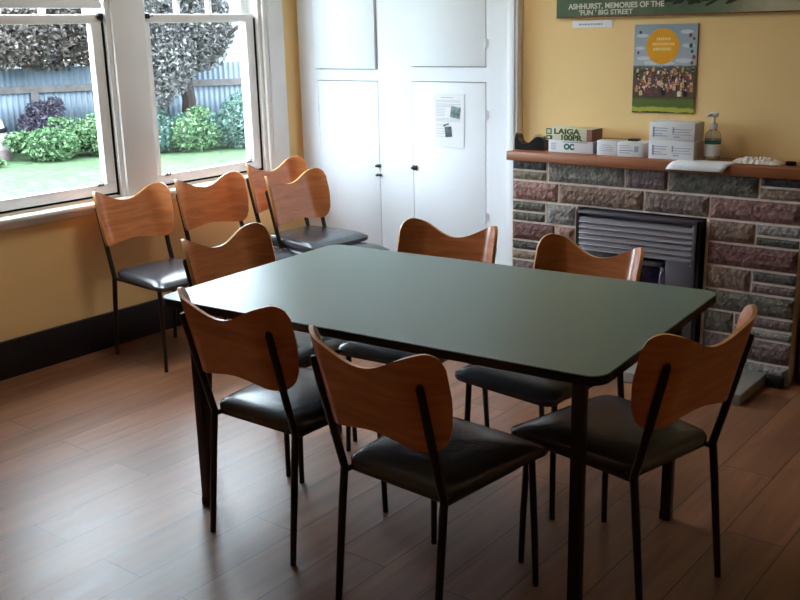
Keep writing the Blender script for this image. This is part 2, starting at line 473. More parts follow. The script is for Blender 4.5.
# ------------------------------------------------------------------ cupboard
def cupboard():
    root = tag(empty('built_in_cupboard', (-3.4, 4.37, 0)), 'white painted floor-to-ceiling cupboard with four flush doors in the corner', 'cupboard')
    def P(name, bm, m, par=None, sm=False):
        o = obj(name, bm, m, par or root, smooth=sm)
        if par is None: o.location = (3.4, -4.37, 0)
        return o
    Yf = 4.37
    x0, x1 = XW + .001, -2.642
    bm = bmesh.new()
    D = [(-4.001, -3.555, 0.10, 1.253), (-4.010, -3.555, 1.322, 2.4), (-3.313, -2.842, .10, 1.255), (-3.320, -2.842, 1.336, 2.4)]
    yb = YB - .001
    # face frame
    add_box(bm, x0 + .026, -4.004, Yf, yb, 0, ZC)
    add_box(bm, -3.551, -3.317, Yf, yb, 0, ZC)
    add_box(bm, -2.838, x1, Yf, yb, 0, ZC)
    add_box(bm, -4.004, -3.551, Yf, yb, 1.257, 1.318)
    add_box(bm, -3.317, -2.838, Yf, yb, 1.259, 1.332)
    for a, b in ((-4.004, -3.551), (-3.317, -2.838)):
        add_box(bm, a, b, Yf, yb, 0, .096)
        add_box(bm, a, b, Yf, yb, 2.404, ZC)
    P('frame', bm, M['white'])
    bm = bmesh.new()
    add_box(bm, -4.005, -3.55, Yf + .0255, yb - .0005, .09, 2.41)
    add_box(bm, -3.318, -2.837, Yf + .0255, yb - .0005, .09, 2.41)
    P('dark_interior', bm, M['gap'])
    bm = bmesh.new()
    add_box(bm, -2.705, x1, Yf - .018, Yf, 0, ZC, 0, .004)
    add_box(bm, -2.690, -2.657, Yf - .026, Yf - .017, 0, ZC, 0, .003)
    P('edge_moulding', bm, M['white'], sm=True)
    doors = []
    for i, (a, b, c, d) in enumerate(D):
        bm = bmesh.new()
        ofs = -.012 if i == 1 else 0
        bb = b if i != 1 else b - .004
        add_box(bm, a, bb, Yf + ofs - .002, Yf + .025, c, d, 0, .0025)
        doors.append(P('door', bm, M['white'], sm=True))
    def latch(par, x, z, w=.030, h=.018, m='brasslatch'):
        bm = bmesh.new()
        add_box(bm, x - w / 2, x + w / 2, Yf - .008, Yf - .001, z - h / 2, z + h / 2, 0, .002)
        add_tube(bm, [(x - w * .2, Yf - .006, z), (x - w * .2, Yf - .022, z)], .004, 10)
        add_box(bm, x - w * .35, x + w * .1, Yf - .026, Yf - .020, z - .006, z + .006, 0, .002)
        obj('latch', bm, M[m], par, smooth=True)
    latch(doors[0], -3.560, .786)
    latch(doors[0], -3.556, .735, .036, .014)
    latch(doors[2], -3.304, .792, .034, .026)
    def hinge(par, x, z):
        bm = bmesh.new()
        add_box(bm, x - .014, x + .014, Yf - .006, Yf - .001, z - .022, z + .022, 0, .001)
        add_tube(bm, [(x, Yf - .008, z - .024), (x, Yf - .008, z + .024)], .005, 10)
        obj('hinge', bm, M['steel'], par, smooth=True)
    def whinge(par, x, z):
        bm = bmesh.new()
        add_box(bm, x - .012, x + .012, Yf - .005, Yf - .001, z - .022, z + .022, 0, .001)
        add_tube(bm, [(x, Yf - .006, z - .024), (x, Yf - .006, z + .024)], .004, 10)
        obj('hinge', bm, M['white'], par, smooth=True)
    for d, x, z in ((doors[0], -4.004, 1.10), (doors[1], -4.004, 1.44), (doors[2], -2.838, 1.094), (doors[2], -2.838, .56), (doors[3], -2.838, 1.451)): whinge(d, x, z)
cupboard()

# notice taped to the cupboard door
nt_ = tag(empty('notice', (-3.072, 4.366, 1.057), math.radians(0)), 'white printed notice with two small photographs on the cupboard door', 'notice')
nt_.rotation_euler = (0, math.radians(.6), 0)
bm = bmesh.new(); add_box(bm, -.0985, .0985, -.002, 0, -.141, .141)
obj('sheet', bm, M['paper'], nt_)
bm = bmesh.new()
add_box(bm, -.05, .03, -.003, -.002, .118, .122)
for i, z in enumerate([.105, .098, .086, .079, .072, .064, .056, .048, .040, .032, .024, .010, .003, -.004, -.022, -.032, -.045, -.058, -.070, -.085]):
    w = (.08 if z > .07 or -.01 < z < .02 else -.015)
    add_box(bm, -.083, w + random.uniform(-.01, .004), -.0026, -.002, z - .0012, z + .0012)
obj('printed_lines', bm, mat('faint_print', srgb(190, 192, 200), .7, .2), nt_)
photo1 = mat('photo_greenish', srgb(120, 150, 146), .3, .5, col2=srgb(44, 56, 60), nscale=40)
photo2 = mat('photo_dark', srgb(92, 94, 104), .3, .5, col2=srgb(34, 36, 44), nscale=30)
bm = bmesh.new(); add_box(bm, -.030, .030, -.0045, -.0021, -.028, .030, rot=Matrix.Translation((.044, 0, .043)) @ Matrix.Rotation(math.radians(8), 4, 'Y'))
obj('photograph', bm, photo1, nt_)['label'] = 'small greenish photograph'
bm = bmesh.new(); add_box(bm, -.021, .021, -.0045, -.0021, -.028, .026, rot=Matrix.Translation((-.001, 0, -.058)) @ Matrix.Rotation(math.radians(-7), 4, 'Y'))
add_box(bm, -.018, .018, -.0045, -.0021, .034, .042, rot=Matrix.Translation((-.003, 0, -.058)) @ Matrix.Rotation(math.radians(-20), 4, 'Y'))
obj('photograph', bm, photo2, nt_)['label'] = 'small dark photograph'

# ------------------------------------------------------------------ fireplace
YS = 4.20
def fireplace():
    root = tag(empty('fireplace', (-1.88, YS, 0)), 'split-stone fireplace surround in red, brown and grey blocks below the mantel', 'fireplace')
    def P(name, bm, m, sm=False):
        o = obj(name, bm, m, root, smooth=sm); o.location = (1.88, -YS, 0); return o
    # mortar core, open in the middle for the heater
    bm = bmesh.new()
    add_box(bm, -2.580, -2.215, YS + .012, YB - .001, 0, .90)
    add_box(bm, -1.585, -1.185, YS + .012, YB - .001, 0, .90)
    add_box(bm, -2.215, -1.585, YS + .012, YB - .001, .697, .90)
    P('mortar_core', bm, M['mortar'])
    S = [('darkg',-2.580,-2.386,.85,.9),('olive',-2.58,-2.386,.8,.85),('grey',-2.38,-1.98,.8,.9),('purple',-1.98,-1.77,.8,.9),('green',-1.77,-1.365,.8,.9),('dark',-1.365,-1.18,.855,.9),('tan',-1.365,-1.18,.8,.855),
     ('pink',-2.58,-2.32,.7,.8),('brown',-2.32,-1.88,.7,.8),('brown2',-1.88,-1.575,.7,.8),('red',-1.575,-1.18,.7,.8),
     ('green',-2.58,-2.39,.645,.7),('green',-2.58,-2.39,.595,.645),('greyl',-2.39,-2.225,.595,.7),('maroon',-2.58,-2.335,.5,.595),('pink',-2.335,-2.225,.5,.595),
     ('darkg',-2.58,-2.225,.45,.5),('tan',-2.58,-2.4,.4,.45),('olive',-2.4,-2.225,.4,.45),('purple',-2.58,-2.225,.3,.4),('grey',-2.58,-2.42,.2,.3),('red',-2.42,-2.225,.2,.3),('green',-2.58,-2.225,.1,.2),('brown',-2.58,-2.225,.0,.1),
     ('brown',-1.575,-1.367,.6,.7),('greyl',-1.367,-1.18,.645,.7),('darkg',-1.367,-1.18,.6,.645),('maroon',-1.575,-1.18,.495,.6),
     ('brown',-1.575,-1.372,.39,.495),('darkg',-1.372,-1.18,.44,.495),('purple',-1.372,-1.18,.39,.44),('green',-1.575,-1.18,.293,.39),
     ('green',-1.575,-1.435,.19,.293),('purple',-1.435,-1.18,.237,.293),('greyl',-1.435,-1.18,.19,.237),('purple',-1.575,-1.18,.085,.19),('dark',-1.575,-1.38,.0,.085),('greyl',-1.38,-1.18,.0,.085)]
    bm = bmesh.new()
    rnd = random.Random(3)
    for k, x0, x1, z0, z1 in S:
        g = .0052
        x0 += g; x1 -= g; z0 += g; z1 -= g
        nx = max(3, int((x1 - x0) / .012)); nz = max(3, int((z1 - z0) / .012))
        mi = SN.index(k)
        left_end = x0 < -2.57; right_end = x1 > -1.19
        grid = []
        for j in range(nz + 1):
            row = []
            for i in range(nx + 1):
                ed = min(i, nx - i, 2) * .5; ez = min(j, nz - j, 2) * .5
                e = min(ed, ez)
                dpt = (.003 + .006 * e) + (rnd.random() - .4) * .004 * (e > 0)
                row.append(bm.verts.new((x0 + (x1 - x0) * i / nx, YS + .012 - dpt - .004 * e, z0 + (z1 - z0) * j / nz)))
            grid.append(row)
        fs = []
        for j in range(nz):
            for i in range(nx):
                fs.append(bm.faces.new((grid[j][i], grid[j][i + 1], grid[j + 1][i + 1], grid[j + 1][i])))
        # returns to the core
        yb = YB if (left_end or right_end) else YS + .014
        def ret(line, endcap):
            y = YB - .001 if endcap else YS + .0125
            back = [bm.verts.new((v.co.x, y, v.co.z)) for v in line]
            for q in range(len(line) - 1):
                fs.append(bm.faces.new((line[q], line[q + 1], back[q + 1], back[q])))
        ret([r[0] for r in grid], left_end); ret([r[-1] for r in grid], right_end)
        ret(grid[0], False); ret(grid[-1], False)
        for f in fs: f.material_index = mi
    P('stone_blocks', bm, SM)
    bm = bmesh.new()
    add_box(bm, -2.30, -1.268, 3.86, YS - .012, 0, .05, 0, .006)
    P('hearth', bm, M['hearth'], True)
    bm = bmesh.new()
    add_box(bm, -1.262, -1.19, YS - .05, YS - .012, 0, .05, 0, .006)  # black block painting the shade at the foot of the stones
    P('base_shade_block', bm, M['black'], True)
fireplace()
# mantel
bm = bmesh.new()
add_box(bm, -2.590, -.95, 4.165, 4.398, .900, .944, 0, .004)
mt = obj('mantel_shelf', bm, M['mantelwood'], smooth=True)
tag(mt, 'long red-brown timber mantel shelf resting on the stone fireplace', 'mantel shelf')

def heater():
    root = tag(empty('heater', (-1.90, YS, .05)), 'dark grey metal room heater with curved louvres set into the fireplace', 'heater')
    def P(name, bm, m, sm=False, par=None):
        o = obj(name, bm, m, par or root, smooth=sm)
        if par is None: o.location = (1.90, -YS, -.05)
        return o
    x0, x1, zt, zb = -2.205, -1.595, .692, .052
    yf = 4.165
    bm = bmesh.new()
    add_box(bm, x0, x0 + .016, yf + .01, 4.385, zb, zt - .005)
    add_box(bm, x1 - .016, x1, yf + .01, 4.385, zb, zt - .005)
    add_box(bm, x0 + .016, x1 - .016, 4.30, 4.385, zb, zt - .005)
    add_box(bm, x0 + .016, x1 - .016, yf + .02, 4.385, zb, zb + .02)
    P('casing', bm, M['black'])
    bm = bmesh.new()
    add_box(bm, x0 + .014, x1 - .014, yf - .004, 4.30, zt - .018, zt - .006, 0, .003)
    add_box(bm, x1 - .034, x1 - .014, yf - .002, yf + .03, .50, zt - .016, 0, .003)
    P('top_cover', bm, M['heater'], True)
    for i in range(6):
        z = zt - .034 - i * .0265
        bm = bmesh.new()
        add_poly_prism(bm, [(yf + .006, z - .0235), (yf + .010, z - .0235), (yf + .020, z - .001), (yf + .016, z - .001)], 'x', x0 + .018, x1 - .036)
        add_box(bm, x0 + .018, x1 - .036, yf + .002, yf + .012, z - .0255, z - .0225, 1, .001)  # bright bar painting the glint along the slat edge
        P('louvre', bm, [M['louvre'], M['lipglint']], True)
    bm = bmesh.new()
    add_box(bm, x0 + .018, x1 - .034, yf + .04, yf + .055, .50, zt - .02)
    P('louvre_backing', bm, M['heater'])
    bm = bmesh.new()
    add_box(bm, x0 + .016, -1.93, yf + .028, yf + .045, zb + .02, .50, 0, .002)
    add_box(bm, -1.748, x1 - .016, yf + .004, yf + .045, zb + .02, .505, 0, .003)
    P('side_panel', bm, M['heater'], True)
    # door with a glass window
    dr_bm = bmesh.new()
    for a, b, c, d in ((-1.925, -1.905, .08, .48), (-1.775, -1.755, .08, .48), (-1.925, -1.755, .46, .48), (-1.925, -1.755, .08, .11)):
        add_box(dr_bm, a, b, yf + .012, yf + .04, c, d, 0, .002)
    d_ = P('firebox_door', dr_bm, M['heater'], True)
    bm = bmesh.new(); add_box(bm, -1.905, -1.775, yf + .026, yf + .032, .11, .46)
    g_ = obj('door_glass', bm, M['heatglass'], d_)
    bm = bmesh.new(); add_tube(bm, [(-1.765, yf + .006, .18), (-1.765, yf - .004, .2), (-1.765, yf - .004, .42), (-1.765, yf + .006, .44)], .0065, 10)
    obj('door_bar', bm, M['louvre'], d_, smooth=True)
    bm = bmesh.new()
    for xx, zz in ((-1.735, .487), (-1.63, .487)):
        bm = bmesh.new()
        add_lathe(bm, [(.004, 0), (.004, .003), (.002, .005)], n=10)
        bmesh.ops.transform(bm, matrix=Matrix.Translation((xx, yf + .002, zz)) @ Matrix.Rotation(PI / 2, 4, 'X'), verts=bm.verts[-30:])
        P('screw', bm, M['steel'], True)
heater()

# timber cupboard in the alcove beside the chimney breast
cb = tag(empty('timber_cabinet', (-.87, 4.30, 0)), 'orange-brown timber cabinet standing at the right end of the fireplace', 'cabinet')
bm = bmesh.new()
add_box(bm, -.295, .295, -.03, .075, 0, .86, 0, .003)
obj('carcass', bm, M['cabwood'], cb, smooth=True)
bm = bmesh.new(); add_box(bm, -.235, .235, -.05, -.03, .10, .80, 0, .004)
dd = obj('door', bm, M['cabwood'], cb, smooth=True)
bm = bmesh.new(); add_lathe(bm, [(.006, 0), (.006, .012), (.014, .018), (.014, .026), (.006, .03)], n=16)
kn = obj('knob', bm, M['brasslatch'], dd, smooth=True); kn.rotation_euler = (PI / 2, 0, 0); kn.location = (.19, -.05, .5)

# ------------------------------------------------------------------ things on the mantel
ZM = .9445
def text_obj(name, body, size, m, parent, loc, rot, ext=.0006, bold=0.0, align='LEFT', sx=1.0):
    cu = bpy.data.curves.new(name, 'FONT')
    cu.body = body; cu.size = size; cu.extrude = ext; cu.align_x = align; cu.offset = bold
    t = bpy.data.objects.new(name, cu)
    COL.objects.link(t)
    dg = bpy.context.evaluated_depsgraph_get()
    me = bpy.data.meshes.new_from_object(t.evaluated_get(dg))
    bpy.data.objects.remove(t); bpy.data.curves.remove(cu)
    o = bpy.data.objects.new(name, me); COL.objects.link(o)
    me.materials.clear(); me.materials.append(m)
    o.parent = parent; o.location = loc; o.rotation_euler = rot; o.scale = (sx, 1, 1)
    return o
UP = (PI / 2, 0, 0)

# tape dispenser
td = tag(empty('tape_dispenser', (-2.505, 4.27, ZM), math.radians(3)), 'black desktop tape dispenser at the left end of the mantel shelf', 'tape dispenser')
bm = bmesh.new()
out = [(-.083, 0), (.078, 0), (.078, .045), (.070, .060), (.052, .068), (.034, .066), (.016, .052), (-.004, .034), (-.030, .026), (-.050, .030), (-.062, .044), (-.066, .070), (-.080, .074), (-.083, .05)]
add_poly_prism(bm, out, 'y', -.028, .028)
bmesh.ops.bevel(bm, geom=bm.edges[:], offset=.002, segments=2, affect='EDGES')
obj('body', bm, M['blackplastic'], td, smooth=True)
bm = bmesh.new()
add_box(bm, -.082, -.066, -.012, .012, .073, .077)
for i in range(6): add_box(bm, -.086, -.082, -.012 + i * .004, -.010 + i * .004, .072, .078)
obj('cutting_blade', bm, M['steel'], td)
bm = bmesh.new(); add_lathe(bm, [(.012, -.0095), (.030, -.0095), (.030, .0095), (.012, .0095)], n=28)
o = obj('tape_roll', bm, M['tape'], td, smooth=True); o.rotation_euler = (PI / 2, 0, 0); o.location = (.036, 0, .046)

# lower carton printed OC, upper carton with green lettering
lc = tag(empty('printed_carton', (-2.275, 4.285, ZM), math.radians(-1)), 'white carton with teal roundels under the green-lettered carton on the mantel', 'box')
bm = bmesh.new(); add_box(bm, -.120, .118, -.05, .05, 0, .056, 0, .0015)
obj('carton', bm, M['card'], lc, smooth=True)
bm = bmesh.new(); add_box(bm, .1182, .1188, -.048, .048, .002, .054)
obj('side_panel', bm, M['print'], lc)
text_obj('lettering', 'OC', .036, M['teal'], lc, (-.035, -.0505, .016), UP, bold=.0022)
bm = bmesh.new()
for i in range(4): add_box(bm, -.106, -.078, -.0506, -.050, .012 + i * .009, .016 + i * .009)
obj('small_print', bm, M['print'], lc)
bm = bmesh.new()
add_box(bm, -.04, .09, -.0506, -.050, .0485, .0525)
obj('printed_band', bm, M['print'], lc)

uc = tag(empty('green_lettered_carton', (-2.285, 4.285, ZM + .0565), math.radians(-2)), 'pale carton with olive letters stacked on the white carton by the tape dispenser', 'box')
bm = bmesh.new(); add_box(bm, -.125, .125, -.052, .05, 0, .058, 0, .0015)
obj('carton', bm, M['palegreen'], uc, smooth=True)
bm = bmesh.new(); add_box(bm, .098, .1256, -.0526, .048, .0015, .0565)
obj('end_band', bm, M['redbrown'], uc)
bm = bmesh.new()
add_box(bm, -.122, -.092, -.0527, -.052, .028, .055); add_box(bm, -.122, -.088, -.0527, -.052, .003, .022)
obj('printed_panel', bm, M['greenprint'], uc)
bm = bmesh.new()
add_box(bm, -.116, -.098, -.0533, -.0527, .033, .050); add_box(bm, -.114, -.100, -.0533, -.0527, .008, .017)
obj('printed_inset', bm, M['palegreen'], uc)
text_obj('lettering', 'LAIGA', .035, M['greenprint'], uc, (-.080, -.0525, .0310), UP, bold=.0014, sx=1.42)
text_obj('lettering', '100PR', .035, M['greenprint'], uc, (-.046, -.0525, .0030), UP, bold=.0014, sx=1.28)

# white cartons
def carton(name, label, x, y, z, w, d, h, rz, lines, group=None):
    r = tag(empty(name, (x, y, z), math.radians(rz)), label, 'box', group)
    bm = bmesh.new(); add_box(bm, -w / 2, w / 2, -d / 2, d / 2, 0, h, 0, .0018)
    obj('carton', bm, M['card'], r, smooth=True)
    bm = bmesh.new(); add_box(bm, w / 2, w / 2 + .0004, -d / 2 + .003, d / 2 - .003, .003, h - .003)
    obj('side_panel', bm, M['cardshade'], r)  # side face shade laid on as a browner panel
    bm = bmesh.new()
    for a, b, c, e in lines:
        add_box(bm, -w / 2 + a * w, -w / 2 + b * w, -d / 2 - .0006, -d / 2, c * h, e * h)
    obj('small_print', bm, M['print'], r)
    return r
L1 = [(.12, .85, .30, .33), (.12, .8, .42, .45), (.12, .86, .54, .57), (.2, .7, .68, .71)]
L2 = [(.1, .5, .25, .29), (.1, .62, .40, .46), (.12, .55, .60, .64), (.66, .82, .35, .75), (.1, .5, .75, .79)]
carton('white_carton', 'low white carton on the mantel, left one of the pair side by side', -2.083, 4.275, ZM, .100, .10, .068, 0, L1)
carton('white_carton', 'low white carton on the mantel touching the tall white cartons side', -1.966, 4.270, ZM, .128, .10, .066, 2, L2)
LS = [(.08, .42, .66, .70), (.08, .40, .52, .56), (.08, .30, .36, .40), (.08, .42, .24, .28), (.52, .95, .62, .65), (.52, .90, .48, .51), (.52, .94, .34, .37), (.55, .68, .20, .26), (.08, .12, .20, .75), (.52, .555, .42, .75)]
carton('white_carton', 'lower of the two stacked white cartons left of the pump bottle', -1.769, 4.275, ZM, .212, .11, .081, -1, LS)
carton('white_carton', 'topmost white carton, stacked left of the pump bottle', -1.771, 4.277, ZM + .0812, .210, .11, .081, 0, LS)
# small black item and a tan slip painting a shadow on the low cartons
bm = bmesh.new(); add_box(bm, -.026, .026, -.018, .018, 0, .011, 0, .004)
o = obj('stapler_cap', bm, M['blackplastic'], smooth=True, loc=(-1.975, 4.285, ZM + .0665)); o.name = 'black_clip'
tag(o, 'small black clip lying on top of the low white cartons', 'clip')
tc_ = obj('tan_shadow_slip', (lambda b: (add_box(b, -.075, .045, -.010, .014, 0, .004, 0, .001), b)[1])(bmesh.new()), M['tan'], smooth=True, loc=(-2.06, 4.295, ZM + .0685))
tag(tc_, 'thin tan slip painting a shadow across the low left white carton', 'card')

# pump bottle
pb = tag(empty('pump_bottle', (-1.612, 4.30, ZM)), 'clear hand sanitiser pump bottle with a teal label on the mantel', 'bottle')
bm = bmesh.new(); add_lathe(bm, [(.030, 0), (.034, .004), (.034, .105), (.030, .118), (.016, .130), (.013, .138)], n=28)
obj('bottle_body', bm, M['clear'], pb, smooth=True)
bm = bmesh.new(); add_lathe(bm, [(.0346, .018), (.0346, .085)], n=28)
bmesh.ops.delete(bm, geom=[f for f in bm.faces if len(f.verts) > 4], context='FACES_ONLY')
lb = obj('bottle_label', bm, M['paper'], pb, smooth=True)
bm = bmesh.new(); add_lathe(bm, [(.0350, .070), (.0350, .088)], n=28)
bmesh.ops.delete(bm, geom=[f for f in bm.faces if len(f.verts) > 4], context='FACES_ONLY')
obj('label_band', bm, M['teal'], lb, smooth=True)
bm = bmesh.new()
add_lathe(bm, [(.015, .136), (.016, .138), (.016, .156), (.010, .160), (.005, .162), (.005, .186), (.014, .188), (.015, .198), (.010, .202)], n=20)
add_box(bm, -.019, .016, -.014, .014, .184, .206, 0, .006)
add_tube(bm, [(-.008, -.012, .196), (-.014, -.030, .196), (-.017, -.038, .188)], [.007, .006, .005], 10)
obj('pump_head', bm, M['card'], pb, smooth=True)
bm = bmesh.new(); add_tube(bm, [(0, 0, .01), (0, 0, .136)], .003, 8)
obj('dip_tube', bm, M['card'], pb, smooth=True)

# paper sheet drooping over the mantel edge
bm = bmesh.new()
nx, ny = 10, 14
rows = []
for j in range(ny + 1):
    t = j / ny
    row = []
    L_ = .185 * t
    for i in range(nx + 1):
        s = i / nx
        x = -1.730 + s * .255 + .012 * t
        if L_ < .095:
            y = 4.262 - L_; z = ZM + .0012 + .003 * math.sin(s * 3) * (L_ / .1)
        else:
            q = min(1, (L_ - .095) / .045); y = 4.167 - .020 * q ** .7 - .003 * math.sin(s * 5); z = ZM + .0014 + .003 * math.sin(s * 3) * (1 - q) - .034 * ((L_ - .095) / .09) ** 1.3
        x -= .012 * min(1, L_ / .105) + .030 * max(0, L_ - .10) / .085
        row.append(bm.verts.new((x, y, z)))
    rows.append(row)
for j in range(ny):
    for i in range(nx):
        bm.faces.new((rows[j][i], rows[j][i + 1], rows[j + 1][i + 1], rows[j + 1][i]))
sh = obj('paper_sheet', bm, M['paper'], smooth=True)
md = sh.modifiers.new('thickness', 'SOLIDIFY'); md.thickness = .0006
tag(sh, 'white sheet of paper drooping over the front edge of the mantel', 'paper')

# crumpled tissue and small dark case at the right
bm = bmesh.new()
rnd = random.Random(5)
nx, ny = 26, 8
rows = []
for j in range(ny + 1):
    row = []
    for i in range(nx + 1):
        s = i / nx; t = j / ny
        e = math.sin(PI * t) ** .5 * (math.sin(PI * s) ** .4)
        row.append(bm.verts.new((-1.500 + .205 * s + rnd.uniform(-.003, .003), 4.225 + .095 * t + rnd.uniform(-.003, .003), ZM + .002 + e * (.014 + rnd.random() * .018))))
    rows.append(row)
for j in range(ny):
    for i in range(nx):
        bm.faces.new((rows[j][i], rows[j][i + 1], rows[j + 1][i + 1], rows[j + 1][i]))
base = [rows[0][i] for i in range(nx + 1)]
o = obj('tissue', bm, M['tissue'])
o.modifiers.new('thickness', 'SOLIDIFY').thickness = .0015
tag(o, 'crumpled pale tissue lying on the mantel right of the pump bottle', 'tissue')
bm = bmesh.new(); add_box(bm, -.022, .022, -.014, .014, 0, .018, 0, .006)
o = obj('dark_case', bm, M['blackplastic'], smooth=True, loc=(-1.262, 4.27, ZM)); o.rotation_euler = (0, 0, .3)
tag(o, 'small dark case on the mantel at the end of the crumpled tissue', 'case')

# ------------------------------------------------------------------ wall pictures
def banner_mat():
    m, nt, b = new_mat('banner_print')
    L = nt.links.new; N = nt.nodes.new
    tc = N('ShaderNodeTexCoord'); sep = N('ShaderNodeSeparateXYZ'); L(tc.outputs['Object'], sep.inputs[0])
    n = N('ShaderNodeTexNoise'); n.inputs['Scale'].default_value = 7; n.inputs['Detail'].default_value = 6; n.inputs['Roughness'].default_value = .6
    L(tc.outputs['Object'], n.inputs['Vector'])
    mr = N('ShaderNodeMapRange'); mr.inputs['From Min'].default_value = -.15; mr.inputs['From Max'].default_value = .45; L(sep.outputs['X'], mr.inputs['Value'])
    ad = N('ShaderNodeMath'); ad.operation = 'MULTIPLY_ADD'; L(n.outputs['Fac'], ad.inputs[0]); ad.inputs[1].default_value = .5; L(mr.outputs[0], ad.inputs[2])
    r = N('ShaderNodeValToRGB')
    els = r.color_ramp.elements
    els[0].position = .22; els[0].color = srgb(72, 94, 68)
    els[1].position = .98; els[1].color = srgb(190, 184, 156)
    e = els.new(.55); e.color = srgb(112, 120, 92)
    e = els.new(.75); e.color = srgb(160, 156, 130)
    L(ad.outputs[0], r.inputs['Fac']); L(r.outputs['Color'], b.inputs['Base Color'])
    b.inputs['Roughness'].default_value = .5
    return m
bn = tag(empty('banner', (-1.65, 4.392, 1.563)), 'long green and cream printed board high on the yellow wall', 'banner')
bm = bmesh.new(); add_box(bm, -.797, .95, -.008, .006, 0, .48, 0, .001)
obj('board', bm, banner_mat(), bn)
bm = bmesh.new(); add_box(bm, -.797, .95, -.0095, -.008, 0, .006)
obj('bottom_edge', bm, M['cabwood'], bn)
cream = mat('cream_paint_lettering', srgb(214, 214, 196), .6, .2)
text_obj('lettering', 'ASHHURST, MEMORIES OF THE', .034, cream, bn, (-.732, -.0085, .040), UP, bold=.0009, sx=1.02)
text_obj('lettering', "'FUN ' BIG STREET", .031, cream, bn, (-.675, -.0085, .012), UP, bold=.0007, sx=1.1)
darkfol = mat('dark_green_print', srgb(44, 52, 36), .6, .2)
bm = bmesh.new()
rnd = random.Random(11)
for i in range(26):
    cx = rnd.uniform(-.30, .10); cz = .072 + rnd.uniform(-.018, .05); a = rnd.uniform(-.5, .5); w = rnd.uniform(.02, .05)
    pts = []
    for k in range(10):
        t = 2 * PI * k / 10
        px, pz = w * math.cos(t), .009 * math.sin(t) * rnd.uniform(.7, 1.3)
        pts.append((cx + px * math.cos(a) - pz * math.sin(a), cz + px * math.sin(a) + pz * math.cos(a)))
    add_poly_prism(bm, pts, 'y', -.0084 - i * .00001, -.0079)
obj('painted_foliage', bm, darkfol, bn)

wl = tag(empty('wall_label', (-2.262, 4.397, 1.533)), 'narrow white paper strip stuck to the wall under the banner', 'label')
bm = bmesh.new(); add_box(bm, -.103, .103, -.0015, .0015, -.016, .016)
obj('strip', bm, M['paper'], wl)
bm = bmesh.new(); x = -.07
while x < .05:
    w = random.uniform(.006, .016); add_box(bm, x, x + w, -.0021, -.0015, -.004, .003); x += w + .004
obj('small_print', bm, M['print'], wl)

